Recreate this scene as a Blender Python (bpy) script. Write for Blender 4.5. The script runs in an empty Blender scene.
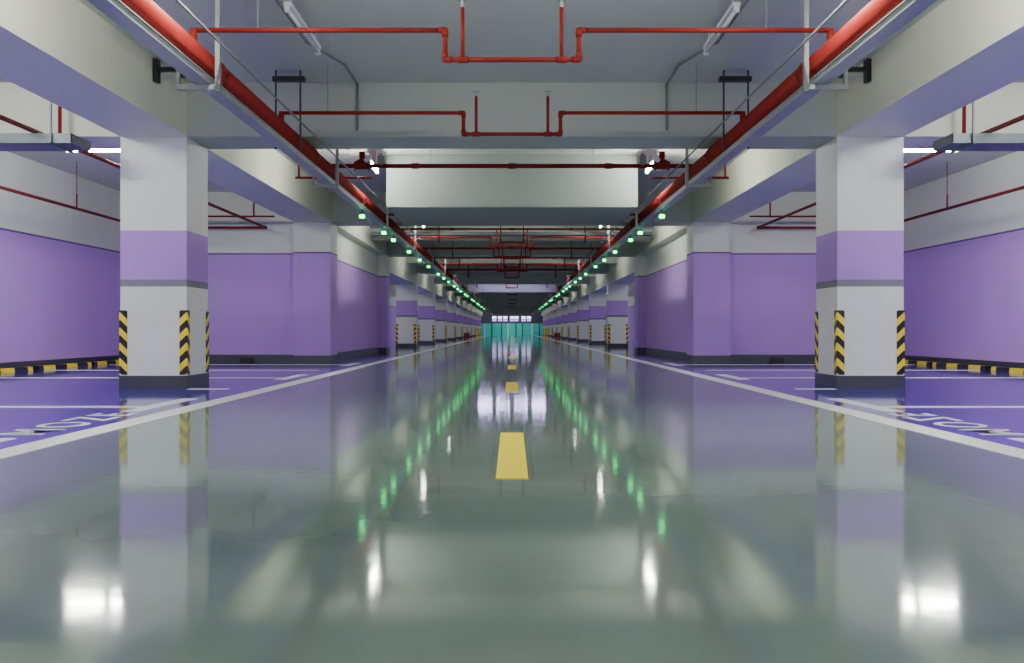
import bpy, bmesh, math
from mathutils import Vector, Matrix
C = bpy.context.scene.collection
F = 950.0; CH = 0.64
# ---------------------------------------------------------------- materials
def srgb(r, g, b):
    f = lambda c: (c/255/12.92) if c/255 <= 0.04045 else ((c/255+0.055)/1.055)**2.4
    return (f(r), f(g), f(b), 1)
def base_mat(name, col=(.5,.5,.5,1), rough=.5, metal=0, spec=.5):
    m = bpy.data.materials.new(name); m.use_nodes = True
    p = m.node_tree.nodes['Principled BSDF']
    p.inputs['Base Color'].default_value = col
    p.inputs['Roughness'].default_value = rough
    p.inputs['Metallic'].default_value = metal
    p.inputs['Specular IOR Level'].default_value = spec
    return m, m.node_tree, p
def noisy(name, col, rough=.5, metal=0, amt=.08, scale=3, bump=0.0, spec=.5):
    m, t, p = base_mat(name, col, rough, metal, spec)
    n = t.nodes.new('ShaderNodeTexNoise'); n.inputs['Scale'].default_value = scale; n.inputs['Detail'].default_value = 5
    g = t.nodes.new('ShaderNodeNewGeometry'); t.links.new(g.outputs['Position'], n.inputs['Vector'])
    mr = t.nodes.new('ShaderNodeMapRange'); mr.inputs[3].default_value = 1-amt; mr.inputs[4].default_value = 1+amt
    t.links.new(n.outputs['Fac'], mr.inputs[0])
    mx = t.nodes.new('ShaderNodeMix'); mx.data_type = 'RGBA'; mx.blend_type = 'MULTIPLY'; mx.inputs[0].default_value = 1
    mx.inputs[6].default_value = col
    t.links.new(mr.outputs[0], mx.inputs[7]); t.links.new(mx.outputs[2], p.inputs['Base Color'])
    return m
def banded(name, bands, rough=.5):
    m, t, p = base_mat(name, rough=rough)
    g = t.nodes.new('ShaderNodeNewGeometry'); s = t.nodes.new('ShaderNodeSeparateXYZ')
    t.links.new(g.outputs['Position'], s.inputs[0])
    d = t.nodes.new('ShaderNodeMath'); d.operation = 'DIVIDE'; d.inputs[1].default_value = 4
    t.links.new(s.outputs['Z'], d.inputs[0])
    r = t.nodes.new('ShaderNodeValToRGB'); r.color_ramp.interpolation = 'CONSTANT'
    e = r.color_ramp.elements
    e[0].position = 0; e[0].color = bands[0][1]; e[1].position = bands[1][0]/4; e[1].color = bands[1][1]
    for z, c in bands[2:]:
        x = e.new(z/4); x.color = c
    t.links.new(d.outputs[0], r.inputs[0])
    n = t.nodes.new('ShaderNodeTexNoise'); n.inputs['Scale'].default_value = 1.5; n.inputs['Detail'].default_value = 6
    t.links.new(g.outputs['Position'], n.inputs['Vector'])
    mr = t.nodes.new('ShaderNodeMapRange'); mr.inputs[3].default_value = .95; mr.inputs[4].default_value = 1.04
    t.links.new(n.outputs['Fac'], mr.inputs[0])
    mx = t.nodes.new('ShaderNodeMix'); mx.data_type = 'RGBA'; mx.blend_type = 'MULTIPLY'; mx.inputs[0].default_value = 1
    t.links.new(r.outputs[0], mx.inputs[6]); t.links.new(mr.outputs[0], mx.inputs[7]); t.links.new(mx.outputs[2], p.inputs['Base Color'])
    return m
def emis(name, col, st):
    m, t, p = base_mat(name, col)
    p.inputs['Emission Color'].default_value = col; p.inputs['Emission Strength'].default_value = st
    return m
PUR = srgb(180,134,216); PURW = srgb(194,150,228); WHT = srgb(232,236,224)
M_white = noisy('white_paint', srgb(218,222,202), .65, amt=.04, scale=.8)
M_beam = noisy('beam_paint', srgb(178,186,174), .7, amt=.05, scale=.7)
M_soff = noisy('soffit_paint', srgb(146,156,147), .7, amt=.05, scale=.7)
M_slab = noisy('ceiling_paint', srgb(200,207,192), .75, amt=.05, scale=.6)
M_wall = banded('purple_wall_paint', [(0,PURW),(2.16,srgb(104,80,146)),(2.2,WHT)], .65)
M_col = banded('column_paint', [(0,WHT),(1.11,srgb(120,122,130)),(1.19,PUR),(1.75,WHT)], .5)
M_dark = noisy('dark_skirting', srgb(62,66,74), .35)
M_black = noisy('black_metal', srgb(28,28,32), .4)
M_red = noisy('red_pipe_paint', srgb(126,32,25), .6, amt=.2, scale=4, spec=.2)
M_tray = noisy('galvanised_steel', srgb(164,172,168), .4, .4, amt=.08)
M_strut = noisy('strut_steel', srgb(150,158,156), .4, .4)
M_sidetray = noisy('dark_tray_steel', srgb(98,106,108), .45, .3)
M_grey = noisy('grey_conduit', srgb(120,128,130), .5)
M_yellow = noisy('yellow_road_paint', srgb(255,236,20), .4, amt=.06, scale=8, spec=.3)
M_line = noisy('white_road_paint', srgb(252,252,252), .35, amt=.03, scale=6, spec=.3)
M_house = noisy('lamp_housing', srgb(225,228,228), .4)
M_tube_off = noisy('unlit_tube', srgb(235,238,240), .2)
WC = (1,1,.95,1)
M_tube = emis('lit_tube', WC, 370)
M_tubeA = emis('lit_tube_aisle', WC, 250)
M_tubeF = emis('lit_tube_far', WC, 110)
M_tubeS = emis('lit_tube_side', WC, 170)
M_tube2 = emis('added_violet_tube', (.66,.52,1,1), 60)
M_green = emis('green_indicator', (.0,1,.2,1), 11)
M_sign = emis('lit_sign_face', (.78,.66,1,1), 3.5)
M_sign2 = emis('lit_sign_violet', (.5,.3,1,1), 2.5)
def stripes(name, freq, rot):
    m, t, p = base_mat(name, rough=.35)
    g = t.nodes.new('ShaderNodeTexCoord'); s = t.nodes.new('ShaderNodeSeparateXYZ')
    t.links.new(g.outputs['Object'], s.inputs[0])
    def math_(op, a, b):
        n = t.nodes.new('ShaderNodeMath'); n.operation = op
        for i, v in enumerate((a, b)):
            if isinstance(v, (int, float)): n.inputs[i].default_value = v
            else: t.links.new(v, n.inputs[i])
        return n.outputs[0]
    if rot:
        h = math_('ADD', math_('ABSOLUTE', s.outputs['X'], 0), math_('ABSOLUTE', s.outputs['Y'], 0))
        v = math_('ADD', s.outputs['Z'], h)
    else:
        v = math_('ADD', s.outputs['Y'], 50.0)
    f = math_('FRACT', math_('MULTIPLY', v, freq), 0)
    k = math_('GREATER_THAN', f, .5)
    mx = t.nodes.new('ShaderNodeMix'); mx.data_type = 'RGBA'
    mx.inputs[6].default_value = srgb(18,18,20); mx.inputs[7].default_value = srgb(255,232,30)
    t.links.new(k, mx.inputs[0]); t.links.new(mx.outputs[2], p.inputs['Base Color'])
    return m
M_guard = stripes('hazard_guard', 1/.17, True)
M_stop = stripes('hazard_stop', 1/.8, False)
# floor : diffuse paint under a clear glossy epoxy layer
M_floor = bpy.data.materials.new('epoxy_floor'); M_floor.use_nodes = True; t = M_floor.node_tree
t.nodes.clear(); N = t.nodes.new; L_ = t.links.new
out = N('ShaderNodeOutputMaterial'); dif = N('ShaderNodeBsdfDiffuse'); glo = N('ShaderNodeBsdfAnisotropic'); glo.distribution = 'GGX'
mix = N('ShaderNodeMixShader'); fr = N('ShaderNodeFresnel'); fr.inputs['IOR'].default_value = 1.75
glo.inputs['Roughness'].default_value = .07; glo.inputs['Color'].default_value = (.95,.99,.96,1)
L_(fr.outputs[0], mix.inputs[0]); L_(dif.outputs[0], mix.inputs[1]); L_(glo.outputs[0], mix.inputs[2]); L_(mix.outputs[0], out.inputs[0])
g = N('ShaderNodeNewGeometry'); s = N('ShaderNodeSeparateXYZ'); L_(g.outputs['Position'], s.inputs[0])
ab = N('ShaderNodeMath'); ab.operation = 'ABSOLUTE'; L_(s.outputs['X'], ab.inputs[0])
gt = N('ShaderNodeMath'); gt.operation = 'GREATER_THAN'; gt.inputs[1].default_value = 2.64; L_(ab.outputs[0], gt.inputs[0])
n = N('ShaderNodeTexNoise'); n.inputs['Scale'].default_value = .7; n.inputs['Detail'].default_value = 4; n.inputs['Roughness'].default_value = .5
mp_ = N('ShaderNodeMapping'); mp_.inputs['Location'].default_value = (3.3, 7.7, .37)
L_(g.outputs['Position'], mp_.inputs['Vector']); L_(mp_.outputs[0], n.inputs['Vector'])
r = N('ShaderNodeValToRGB'); r.color_ramp.elements[0].position = .3; r.color_ramp.elements[1].position = .7
r.color_ramp.elements[0].color = srgb(106,126,118); r.color_ramp.elements[1].color = srgb(132,152,142)
L_(n.outputs['Fac'], r.inputs[0])
mx = N('ShaderNodeMix'); mx.data_type = 'RGBA'; L_(gt.outputs[0], mx.inputs[0])
L_(r.outputs[0], mx.inputs[6]); mx.inputs[7].default_value = srgb(78,50,200)
L_(mx.outputs[2], dif.inputs['Color'])
n2 = N('ShaderNodeTexNoise'); n2.inputs['Scale'].default_value = 11; n2.inputs['Detail'].default_value = 1
L_(mp_.outputs[0], n2.inputs['Vector'])
b = N('ShaderNodeBump'); b.inputs['Strength'].default_value = .03; b.inputs['Distance'].default_value = .008
L_(n2.outputs['Fac'], b.inputs['Height']); L_(b.outputs[0], glo.inputs['Normal'])
# ---------------------------------------------------------------- mesh helpers
def box(bm, x0, x1, y0, y1, z0, z1):
    x0, x1 = sorted((x0, x1)); y0, y1 = sorted((y0, y1))
    v = [bm.verts.new((x, y, z)) for z in (z0, z1) for y in (y0, y1) for x in (x0, x1)]
    for f in ((0,2,3,1),(4,5,7,6),(0,1,5,4),(2,6,7,3),(0,4,6,2),(1,3,7,5)):
        bm.faces.new([v[i] for i in f])
def cyl(bm, a, b_, r, seg=12):
    a = Vector(a); b_ = Vector(b_); d = b_-a
    if d.length < 1e-5: return
    q = d.to_track_quat('Z', 'Y').to_matrix().to_4x4()
    bmesh.ops.create_cone(bm, cap_ends=True, segments=seg, radius1=r, radius2=r, depth=d.length,
                          matrix=Matrix.Translation((a+b_)/2) @ q)
def ball(bm, c, r):
    bmesh.ops.create_uvsphere(bm, u_segments=10, v_segments=6, radius=r, matrix=Matrix.Translation(c))
def tube(bm, pts, r, seg=12, collar=True):
    for i in range(len(pts)-1): cyl(bm, pts[i], pts[i+1], r, seg)
    for q in pts[1:-1]:
        ball(bm, q, r*1.25)
        if collar:
            for o in (pts[pts.index(q)-1], pts[pts.index(q)+1]):
                d = (Vector(o)-Vector(q)).normalized()
                cyl(bm, Vector(q), Vector(q)+d*r*2.6, r*1.3, seg)
def mesh(name, build, mat, smooth=False, bevel=0):
    bm = bmesh.new(); build(bm)
    if bevel: bmesh.ops.bevel(bm, geom=bm.edges[:], offset=bevel, segments=2, affect='EDGES')
    me = bpy.data.meshes.new(name); bm.to_mesh(me); bm.free(); me.materials.append(mat)
    if smooth:
        for f in me.polygons: f.use_smooth = len(f.vertices) <= 4
    return me
def put(name, me, loc=(0,0,0), parent=None, label=None, category=None, group=None, kind=None):
    o = bpy.data.objects.new(name, me); C.objects.link(o); o.location = loc
    if parent: o.parent = parent
    if label: o['label'] = label
    if category: o['category'] = category
    if group: o['group'] = group
    if kind: o['kind'] = kind
    return o
# ---------------------------------------------------------------- room
Y0, Y1 = -5.0, 118.0; H = 3.4; BZ = 2.8; XW = 7.8; LZ = 2.36
XI, XO = 3.63, 4.37; CW = XO-XI
colY = [10.6+8.4*k for k in range(-1, 13)]
def st(name, build, mat, label):
    return put(name, mesh(name, build, mat), kind='structure', label=label)
st('floor', lambda b: box(b, -XW-.2, XW+.2, Y0, Y1+.2, -.1, 0), M_floor, 'glossy epoxy floor, grey-green aisle with purple parking bays')
st('ceiling', lambda b: box(b, -XW-.2, XW+.2, Y0, Y1+.2, H, H+.2), M_slab, 'painted concrete slab ceiling of the garage')
for s, nm in ((-1,'left'), (1,'right')):
    st('wall_'+nm, lambda b: box(b, s*XW, s*(XW+.2), Y0, Y1, 0, H), M_wall, 'long side wall, purple below and white above')
    st('wall_'+nm+'_cross', lambda b: box(b, s*XO, s*XW, 19.3, 19.5, 0, BZ), M_wall, 'cross wall behind the parking bays, purple and white')
    st('wall_'+nm+'_inner', lambda b: box(b, s*3.86, s*4.06, 19.74, 27.4, 0, BZ), M_wall, 'wall between two columns, purple and white')
    st('baseboard_'+nm, lambda b: box(b, s*(XW-.015), s*XW, Y0, 19.28, 0, .14), M_dark, 'dark grey painted skirting')
    st('baseboard_'+nm+'_cross', lambda b: box(b, s*XO, s*(XW-.02), 19.285, 19.3, 0, .14), M_dark, 'dark grey painted skirting')
    st('baseboard_'+nm+'_inner', lambda b: box(b, s*3.845, s*3.86, 19.76, 27.38, 0, .14), M_dark, 'dark grey painted skirting')
M_teal = banded('teal_wall', [(0,srgb(44,206,200)),(1.45,srgb(60,62,82)),(3.9,WHT)], .5)
st('wall_back', lambda b: box(b, -XW-.2, XW+.2, Y1, Y1+.2, 0, H), M_teal, 'end wall with turquoise lower part')
for i, x in enumerate((-3.4,-2.5,-1.3,-.5,.5,1.3,2.5,3.4)):
    st('trim_%d' % (i+1), lambda b: box(b, x-.07, x+.07, Y1-.05, Y1, 0, 1.45), M_dark if i % 3 else M_house, 'upright post framing the turquoise panels')
# beams
for s in (-1, 1):
    put('ceiling_beam', mesh('beam_long', lambda b: box(b, s*XI, s*XO, Y0, Y1, BZ, H), M_white),
        label='long concrete beam running over the column row', category='beam', group='long ceiling beams')
    put('ceiling_beam', mesh('beam_long_low', lambda b: box(b, s*XI, s*XO, 28.16, Y1, LZ, BZ), M_white),
        label='lower concrete beam resting on the deeper column row', category='beam', group='long ceiling beams')
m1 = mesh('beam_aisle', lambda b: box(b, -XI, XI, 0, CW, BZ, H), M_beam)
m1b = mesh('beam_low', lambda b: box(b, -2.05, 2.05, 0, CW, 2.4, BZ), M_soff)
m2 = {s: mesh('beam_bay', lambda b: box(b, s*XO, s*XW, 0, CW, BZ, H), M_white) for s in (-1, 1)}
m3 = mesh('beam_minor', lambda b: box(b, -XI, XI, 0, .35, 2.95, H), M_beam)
for y in colY:
    put('ceiling_beam', m1, (0,y,0), label='white concrete beam crossing over the driving aisle', category='beam', group='cross beams')
    if y > 26:
        put('ceiling_beam', m3, (0,y-3.0,0), label='shallow pale secondary beam crossing the aisle', category='beam', group='secondary beams')
    if y > 30:
        put('ceiling_beam', m1b, (0,y,0), label='low pale beam drop between the two cable trays', category='beam', group='low beam drops')
    for s in (-1, 1):
        put('ceiling_beam', m2[s], (0,y,0), label='white concrete beam crossing over the parking bays', category='beam', group='cross beams')
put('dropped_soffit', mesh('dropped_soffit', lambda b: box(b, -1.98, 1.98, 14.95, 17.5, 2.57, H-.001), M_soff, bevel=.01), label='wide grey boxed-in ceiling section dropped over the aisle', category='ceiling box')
# columns
hw = CW/2
m_shaft = mesh('shaft', lambda b: box(b, -hw, hw, -hw, hw, 0, BZ), M_col)
m_shaftl = mesh('shaft', lambda b: box(b, -hw, hw, -hw, hw, 0, LZ), M_col)
def base_(b):
    t_ = .012
    box(b, -hw-t_, hw+t_, -hw-t_, -hw, 0, .13); box(b, -hw-t_, hw+t_, hw, hw+t_, 0, .13)
    box(b, -hw-t_, -hw, -hw, hw, 0, .13); box(b, hw, hw+t_, -hw, hw, 0, .13)
m_base = mesh('skirting', base_, M_dark)
def guard(b, sx, sy):
    t_ = .01; L = .078
    box(b, -sx*L, sx*t_, 0, sy*t_, .14, .86)
    box(b, 0, sx*t_, -sy*L, 0, .14, .86)
m_guard = {(sx, sy): mesh('corner_guard', lambda b: guard(b, sx, sy), M_guard) for sx in (-1,1) for sy in (-1,1)}
m_shaftw = mesh('shaft', lambda b: box(b, -hw, hw, -hw, hw, 0, BZ), M_wall)
for s in (-1, 1):
    for i, y in enumerate(colY):
        built_in = i in (2, 3)
        lab = 'square column built into the purple wall, white on top' if built_in else 'square white column with purple band and hazard corner guards'
        e = put('column', None, (s*(XI+hw), y+hw, 0), label=lab, category='column', group='garage columns')
        put('shaft', m_shaftw if built_in else (m_shaft if i < 2 else m_shaftl), parent=e)
        put('skirting', m_base, parent=e, label='dark grey skirting')
        if built_in: continue
        for (sx, sy), gm in m_guard.items():
            put('corner_guard', gm, (sx*hw, sy*hw, 0), parent=e, label='yellow and black striped corner guard')
# ---------------------------------------------------------------- floor marks
def flat(name, mat, x0, x1, y0, y1, label, group=None, cat='road marking', z=.003):
    me = mesh(name, lambda b: box(b, x0, x1, y0, y1, .0003, z), mat)
    return put(name, me, label=label, category=cat, group=group)
for s in (-1, 1):
    flat('edge_line', M_line, s*2.54, s*2.73, Y0, 112, 'continuous white painted line edging the aisle', 'edge lines')
    ys = [(3.2,5.6)] + [(7.45+4.8*k, 8.85+4.8*k) for k in range(0, 10)]
    for a, b_ in ys:
        if 17.5 < a < 28: continue
        flat('bay_front_line', M_line, s*2.92, s*3.07, a, b_, 'short white painted dash along the bay fronts', 'bay front dashes')
    for k in range(-1, 9):
        y = 7.9+2.4*k
        if 10.3 < y < 11.6: y = 10.35
        if 18.9 < y < 28: continue
        flat('bay_line', M_line, s*3.08, s*(7.4 if abs(y-10.35)>.1 else 3.5), y-.07, y+.07, 'white painted line dividing two parking bays', 'parking bay lines')
k = 0
while 4.08+5.72*k < 110:
    flat('centre_dash', M_yellow, -.07, .07, 4.08+5.72*k, 5.9+5.72*k, 'yellow painted centre dash on grey floor', 'yellow centre dashes'); k += 1
# floor lettering
cu = bpy.data.curves.new('lettering', 'FONT'); cu.body = 'MOZE'; cu.size = .5; cu.offset = .004; cu.extrude = .001
cu.align_x = 'CENTER'; cu.align_y = 'CENTER'; cu.space_character = 1.25
tmp = bpy.data.objects.new('tmp', cu); C.objects.link(tmp); bpy.context.view_layer.update()
tm = bpy.data.meshes.new_from_object(tmp.evaluated_get(bpy.context.evaluated_depsgraph_get()))
bpy.data.objects.remove(tmp)
w = tm.vertices; mxx = max(v.co.x for v in w)-min(v.co.x for v in w)
for v in w: v.co.x *= 1.5/mxx; v.co.z = max(v.co.z, 0)
tm.materials.clear(); tm.materials.append(M_line)
for s in (-1, 1):
    me = tm.copy()
    for v in me.vertices:
        x, y, z = v.co; v.co = (s*y*.9, x, z+.002)
    put('floor_lettering', me, (s*3.0, 6.52, 0), label='white lettering painted on the purple floor', category='lettering')
# wheel stops
def stop(b):
    v = []
    for y in (-.95, .95):
        v.append([b.verts.new(c) for c in ((-.055,y,0),(.055,y,0),(.045,y,.06),(-.045,y,.06))])
    for i in range(4): b.faces.new((v[0][i], v[0][(i+1)%4], v[1][(i+1)%4], v[1][i]))
    b.faces.new(v[0]); b.faces.new(v[1][::-1]); bmesh.ops.recalc_face_normals(b, faces=b.faces)
m_stop = mesh('stop', stop, M_stop)
for s in (-1, 1):
    for y in (2.6, 5.0, 7.4, 9.8, 12.0, 14.1, 16.2, 18.2):
        put('wheel_stop', m_stop, (s*7.64, y, 0), label='yellow and black striped wheel stop by the purple wall', category='wheel stop', group='wheel stops')
    put('wheel_stop', mesh('rubber_stop', lambda b: box(b, -.12,.12,-.06,.06,0,.1), M_black, bevel=.015), (s*5.35, 19.1, 0), label='small black rubber wheel stop by the cross wall', category='wheel stop')
# fire extinguisher boxes and bollards far along the aisle
M_redbox = noisy('red_box_paint', srgb(150,28,24), .4); M_ybox = noisy('yellow_plastic', srgb(250,225,30), .4)
def fbox(b): box(b, -.22,.22,-.1,.1,.04,.4); box(b,-.24,.24,-.12,.12,.4,.43); box(b,-.18,-.14,-.08,.08,0,.04); box(b,.14,.18,-.08,.08,0,.04)
def bol(b): cyl(b,(0,0,0),(0,0,.04),.2,16); cyl(b,(0,0,.04),(0,0,.75),.06,12); ball(b,(0,0,.75),.065)
m_fb = mesh('fire_box', fbox, M_redbox); m_bo = mesh('bollard', bol, M_ybox)
for s in (-1, 1):
    put('fire_extinguisher_box', m_fb, (s*3.28, 69.0, 0), label='small red fire extinguisher box standing by a column', category='fire box', group='fire extinguisher boxes')
    for y in (84, 92):
        put('bollard', m_bo, (s*3.1, y, 0), label='yellow bollard at the edge of the aisle', category='bollard', group='bollards')
# ---------------------------------------------------------------- pipes, trays
PX, PZ = 2.38, 2.67
XT0, XT1, ZT = 2.28, 2.40, 2.50
TH = .05
def inbeam(y, e=.06): return any(c-e < y < c+CW+e for c in colY)
for s in (-1, 1):
    mp = put('fire_main_pipe', mesh('fire_main_pipe', lambda b: cyl(b, (s*PX,Y0,PZ), (s*PX,116,PZ), .112, 24), M_red, True),
        label='thick red fire main pipe running along the ceiling', category='pipe', group='fire main pipes')
    mc = mesh('coupling', lambda b: (cyl(b, (0,-.06,0), (0,.06,0), .122, 24), box(b, -.14,.14,-.03,.03,-.02,.02)), M_red, True)
    for k in range(30):
        put('coupling', mc, (s*PX, 3.9+3.6*k, PZ), parent=mp)
    def tr(b):
        box(b, s*XT0, s*XT1, Y0, 114, ZT, ZT+.005)
        box(b, s*XT0, s*(XT0+.006), Y0, 114, ZT+.005, ZT+TH); box(b, s*(XT1-.006), s*XT1, Y0, 114, ZT+.005, ZT+TH)
        box(b, s*(XT0-.01), s*XT0, Y0, 114, ZT+TH-.008, ZT+TH)
    ct = put('cable_tray', mesh('cable_tray', tr, M_tray), label='slim steel cable tray hung below the red main pipe', category='cable tray', group='cable trays')
    def hg(b, zt):
        box(b, s*2.21, s*2.245, -.02, .02, ZT-.05, zt)
        box(b, s*2.21, s*2.54, -.02, .02, ZT-.04, ZT-.002)
        box(b, s*2.515, s*2.54, -.015, .015, ZT-.04, 2.795)
    h1 = mesh('hanger', lambda b: hg(b, H), M_strut); h2 = mesh('hanger', lambda b: hg(b, BZ), M_strut)
    y = 2.3
    while y < 112:
        put('hanger', h2 if inbeam(y, .03) else h1, (0, y, 0), parent=ct, label='steel strut hanger'); y += 4.9
    put('conduit', mesh('conduit', lambda b: cyl(b, (s*2.17,Y0,2.775), (s*2.17,114,2.775), .010, 8), M_grey, True), label='thin grey conduit following the red main pipe', category='conduit', group='conduits')
# parking indicator lamps
m_ib = mesh('lamp_body', lambda b: box(b, -.038,.038,-.03,.03,-.028,.025), M_green, bevel=.005)
m_ic = mesh('lamp_cap', lambda b: (box(b, -.042,.042,-.035,.035,.025,.045), cyl(b, (0,0,.045),(0,0,.1),.008,8)), M_black)
ind = [14.7, 17.2, 18.6, 21.4, 23.9, 26.4, 29.9, 32.3, 34.8, 38.2, 40.6, 43.1, 46.9, 49.4, 55.1, 57.7, 63.8, 66.2, 72.4, 79.5]
for s in (-1, 1):
    for y in ind:
        e = put('indicator_lamp', None, (s*2.32, y, 2.40), label='small glowing green parking indicator hung under cable tray', category='lamp', group='green parking indicators')
        put('lamp_body', m_ib, parent=e); put('lamp_cap', m_ic, parent=e, label='black cap and stem')
# sprinkler branch pipes
def head(b):
    cyl(b, (0,0,0), (0,0,.05), .014, 8); cyl(b, (0,0,.05), (0,0,.058), .035, 12)
m_head = mesh('sprinkler_head', head, M_tray)
def rods(o, y, zt, xs):
    for x in xs:
        put('hanger_rod', mesh('hanger_rod', lambda b: cyl(b, (x,y,zt), (x,y,H), .004, 6), M_grey), parent=o, label='thin grey hanger rod')
def branch_u(y, r=.019):
    zt, zb = 2.88, 2.66
    def bl(b):
        tube(b, [(-2.4,y,zt),(-.5,y,zt),(-.5,y,zb),(.5,y,zb),(.5,y,zt),(2.4,y,zt)], r)
        for x in (-.37,.37):
            cyl(b, (x,y,zb), (x,y,3.05), r*.8); cyl(b, (x-.04,y,zb), (x+.04,y,zb), r*1.35)
        for x in (-PX,PX): cyl(b, (x,y,zt), (x,y,2.775), r*1.5)
    o = put('sprinkler_pipe', mesh('sprinkler_pipe', bl, M_red, True), label='thin red sprinkler branch pipe dipping in a U', category='pipe', group='sprinkler branch pipes')
    for x in (-.37,.37): put('sprinkler_head', m_head, (x,y,3.05), parent=o, label='small metal sprinkler head')
    rods(o, y, zt, (-1.9,1.9))
def branch_s(y, r=.03, x=2.5, drop=False):
    zt = 2.85
    def bl(b):
        cyl(b, (-x,y,zt), (x,y,zt), r)
        for q in (-1.3,0,1.3): cyl(b, (q-.05,y,zt), (q+.05,y,zt), r*1.35)
        for q in (-PX,PX): cyl(b, (q,y,zt), (q,y,2.775), r*1.2)
        if drop:
            for q in (-1.6,-.25,.25,1.6): cyl(b, (q,y,zt), (q,y,2.55), r*.8); cyl(b, (q,y,zt), (q,y,3.1), r*.6)
            cyl(b, (-.25,y,2.56), (.25,y,2.56), r*.8)
    o = put('sprinkler_pipe', mesh('sprinkler_pipe', bl, M_red, True), label='red sprinkler pipe crossing the aisle with short drops' if drop else 'straight red sprinkler pipe crossing the aisle', category='pipe', group='sprinkler branch pipes')
    rods(o, y, zt, (-1.1,1.1))
    return o
for y in (7.1, 9.8, 22.9, 26.2): branch_u(y)
oc = branch_s(12.8, .03); branch_s(20.8, .022, drop=True); branch_s(18.2, .02); branch_s(25.6, .02, drop=True)
for s in (-1, 1):
    put('sprinkler_pipe', mesh('sprinkler_pipe', lambda b: (cyl(b,(s*2.0,13.6,2.82),(s*3.1,13.6,2.82),.018), cyl(b,(s*PX,13.6,2.775),(s*PX,13.6,2.82),.03), cyl(b,(s*3.05,13.6,2.82),(s*3.05,13.6,3.1),.016)), M_red, True), label='short red sprinkler stub branching off the main pipe', category='pipe', group='sprinkler branch pipes')
def valve(b):
    cyl(b, (-.09,0,0),(.09,0,0),.048,16); cyl(b, (-.1,0,0),(-.085,0,0),.065,16); cyl(b, (.085,0,0),(.1,0,0),.065,16)
    cyl(b, (0,0,0),(0,0,.12),.02,10); box(b, -.035,.035,-.03,.03,.1,.19)
    cyl(b, (0,0,0),(0,-.13,0),.012,8); cyl(b, (0,-.125,0),(0,-.14,0),.07,16)
mv = mesh('valve', valve, M_red, False); mv2 = mesh('flow_switch', lambda b: (box(b, -.045,.045,-.04,.04,.03,.13), cyl(b,(0,0,.13),(0,0,.17),.02,10), cyl(b,(0,0,.0),(0,0,.03),.03,10)), M_tray)
for s in (-1, 1):
    put('valve', mv, (s*2.02,12.8,2.85), parent=oc, label='red flanged valve with handwheel')
    put('flow_switch', mv2, (s*1.76,12.8,2.85), parent=oc, label='pale metal flow switch box')
k = 3
while 8.4*k+7.1 < 108:
    branch_u(7.1+8.4*k+.3, .026); branch_s(9.6+8.4*k, .035, drop=True); branch_s(3.8+8.4*k, .03, drop=(k != 5)); branch_s(6.6+8.4*k, .022); k += 1
# transverse cable trays deep in the aisle
m_tt = mesh('cross_tray', lambda b: (box(b, -3.5,3.5,0,.3,3.0,3.01), box(b,-3.5,3.5,0,.01,3.01,3.08), box(b,-3.5,3.5,.29,.3,3.01,3.08)), M_sidetray)
m_tr = mesh('hanger', lambda b: box(b, -.012,.012,.13,.17,3.01,H), M_dark)
for y in (23.6, 29.4, 37.8, 46.2, 54.8, 63.2, 71.6):
    o = put('cable_tray', m_tt, (0,y,0), label='grey cable tray crossing above the aisle', category='cable tray', group='cross cable trays')
    for x in (-2.9, 2.9): put('hanger', m_tr, (x,0,0), parent=o)
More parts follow.
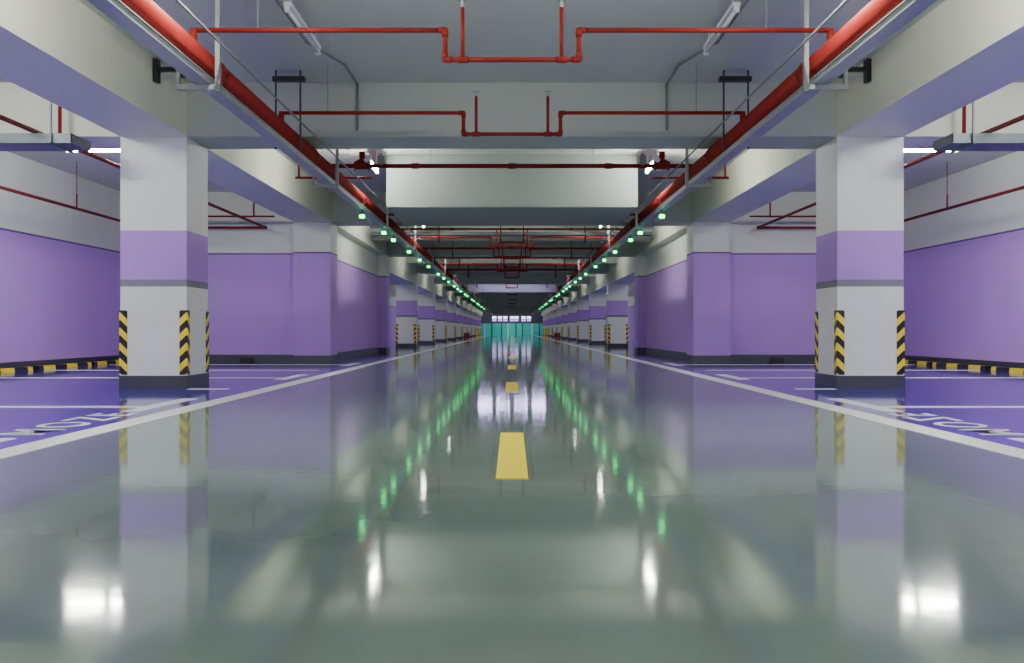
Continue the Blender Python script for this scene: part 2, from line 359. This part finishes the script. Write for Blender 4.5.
# side bay pipes
for s in (-1, 1):
    def sp(b):
        tube(b, [(s*4.95,Y0,2.7),(s*4.95,19.1,2.7),(s*6.3,19.1,2.7)], .025)
        cyl(b, (s*4.95,10.4,2.7),(s*4.95,10.4,3.1),.02)
    put('side_sprinkler_pipe', mesh('ssp', sp, M_red, True), label='red sprinkler pipe running over the parking bays', category='pipe', group='side bay pipes')
    def sp2(b):
        cyl(b, (s*7.1,Y0,2.62),(s*7.1,19.2,2.62),.025)
        for y in (6,12.2,15.5,18): 
            cyl(b, (s*7.1,y,2.6),(s*7.1,y,2.86),.012); cyl(b,(s*7.1,y,2.86),(s*7.1,y,3.395),.006,6)
    put('side_sprinkler_pipe', mesh('ssp2', sp2, M_red, True), label='red sprinkler pipe hung beside the purple side wall', category='pipe', group='side bay pipes')
    def sp3(b):
        tube(b, [(s*6.2,18.4,3.15),(s*6.2,18.4,2.84),(s*4.6,18.4,2.84)], .018); cyl(b,(s*5.0,18.4,2.84),(s*5.0,18.4,3.2),.016)
    put('side_sprinkler_pipe', mesh('ssp3', sp3, M_red, True), label='thin red branch pipe with risers near the cross wall', category='pipe', group='side bay pipes')
    def st_(b):
        box(b, s*4.5, s*7.75, 9.7, 10.15, 2.55, 2.56); box(b, s*4.5, s*7.75, 9.7, 9.71, 2.56, 2.65); box(b, s*4.5, s*7.75, 10.14, 10.15, 2.56, 2.65)
        box(b, s*4.5, s*4.51, 9.7, 10.15, 2.56, 2.65)
    o = put('cable_tray', mesh('side_tray', st_, M_sidetray), label='wide dark grey cable tray crossing above the parking bays', category='cable tray', group='side cable trays')
    for x in (4.7, 6.2, 7.5):
        put('hanger', mesh('hanger', lambda b: (box(b, s*x-.009, s*x+.009, 9.67, 9.69, 2.53, H), box(b, s*x-.009, s*x+.009, 9.67, 10.18, 2.53, 2.549)), M_sidetray), parent=o)
    def cd(b):
        tube(b, [(s*1.95,6.2,3.37),(s*1.95,9.0,3.37),(s*1.72,9.8,3.37),(s*1.72,10.57,3.37),(s*1.72,10.57,2.86)], .012, 8)
    put('conduit', mesh('conduit', cd, M_grey, True), label='thin grey conduit run on the ceiling and beam', category='conduit', group='conduits')
    def br(b):
        box(b, s*3.25, s*3.625, 9.6, 9.66, 3.26, 3.3); box(b, s*3.58, s*3.625, 9.58, 9.68, 3.15, 3.38); box(b, s*3.3, s*3.36, 9.6, 9.66, 3.2, 3.36)
    put('wall_bracket', mesh('wall_bracket', br, M_black), label='black steel bracket bolted to the long beam', category='bracket', group='brackets')
    def rh(b):
        for x in (2.25, 2.51): box(b, s*x-.008, s*x+.008, 10.09, 10.11, 2.56, 3.4)
        box(b, s*2.2, s*2.54, 10.06, 10.14, 3.28, 3.33)
    put('pipe_hanger', mesh('pipe_hanger', rh, M_black), label='black threaded rod hanger holding the red main pipe', category='hanger', group='hangers')
# ---------------------------------------------------------------- luminaires
def lum(x, y, z, axis, lit, L=1.2, mt=None, group='ceiling strip lights', plate=0):
    a = Vector((1,0,0)) if axis == 'x' else Vector((0,1,0))
    e = put('strip_light', None, (x, y, z), label='lit fluorescent strip light hung under the slab' if lit else 'unlit white fluorescent strip light under the slab', category='lamp', group=group)
    def hb(b):
        if axis == 'x': box(b, -L/2, L/2, -.03, .03, .03, .06)
        else: box(b, -.03, .03, -L/2, L/2, .03, .06)
        for k_ in (-.4, .4): cyl(b, a*k_*L+Vector((0,0,.06)), a*k_*L+Vector((0,0,H-z)), .006, 6)
        for k_ in (-.5, .5):
            c = a*k_*L; box(b, c.x-.02, c.x+.02, c.y-.02, c.y+.02, -.025, .03)
        if plate: box(b, -.07, .07, -L/2-.03, -L/2-.02, -plate, .06)  # end plate added to screen the tube's glow from the front
    put('lamp_housing', mesh('lamp_housing', hb, M_house), parent=e)
    put('lamp_tube', mesh('lamp_tube', lambda b: cyl(b, -a*(L/2-.02), a*(L/2-.02), .02 if lit else .016, 6 if lit else 10), mt or (M_tube if lit else M_tube_off), True), parent=e, label='glowing tube' if lit else 'unlit tube')
for s in (-1, 1):
    lum(s*1.82, 8.3, 3.24, 'y', False)
    for k in range(-1, 12):
        ly = 14.25+8.4*k if k != 1 else 22.1
        lum(s*2.1, ly, 3.1, 'y', True, 1.1 if k >= 0 else 1.2, mt=M_tube if k < 0 else (M_tubeA if k < 2 else M_tubeF), plate=.16)  # first aisle pair in view kept lit to make the floor highlights
        if k in (1,): continue
        lum(s*5.5, 13.0+8.4*k, 3.1, 'x', True, mt=M_tube if k < 3 else M_tubeS)
    lum(s*5.5, 7.2, 3.2, 'x', True)  # extra side bay pair added out of view as fill light
    lum(s*2.05, -2.5, 3.1, 'y', True)
    lum(s*1.2, 113.5, 3.2, 'x', True)  # pair added to brighten the turquoise end wall
for y in (42.0, 43.4):  # violet lights added behind a low beam for their floor reflection
    for x in (-1.2, -.4, .4, 1.2): lum(x, y, 2.76, 'x', True, .62, M_tube2, group='added violet reflection lights')
# far lit signs
m_sp = mesh('sign_panel', lambda b: box(b, -.22,.22,-.04,.04,-.13,.13), M_sign); m_sp2 = mesh('sign_panel', lambda b: box(b, -.22,.22,-.04,.04,-.09,.09), M_sign2)
m_sr = mesh('sign_rod', lambda b: box(b, -.02,.02,-.02,.02,.13,1.35), M_black)
m_sr2 = mesh('sign_rod', lambda b: box(b, -.02,.02,-.02,.02,-.24,-.13), M_black)
for i, x in enumerate((-2.0,-1.35,-.75,0,.5,1.3,1.9)):
    e = put('hanging_sign', None, (x, 107, 2.05), label='small lit violet-white sign hanging over the aisle', category='sign', group='lit signs')
    put('sign_panel', m_sp, parent=e); put('sign_panel', m_sp2, (0,0,-.32), parent=e, label='violet lower panel'); put('sign_rod', m_sr, parent=e)
    put('sign_rod', m_sr2, parent=e)
# ---------------------------------------------------------------- world, camera
wd = bpy.data.worlds.new('world'); bpy.context.scene.world = wd; wd.use_nodes = True
wd.node_tree.nodes['Background'].inputs[0].default_value = (1,1,.95,1); wd.node_tree.nodes['Background'].inputs[1].default_value = 1.4
cam = bpy.data.cameras.new('camera'); co = bpy.data.objects.new('camera', cam); C.objects.link(co)
cam.sensor_width = 36; cam.lens = F/1024*36; cam.clip_end = 300; cam.clip_start = .05
cam.shift_y = -1.5/1024
co.location = (0,0,CH); co.rotation_euler = (math.pi/2, 0, 0)
bpy.context.scene.camera = co
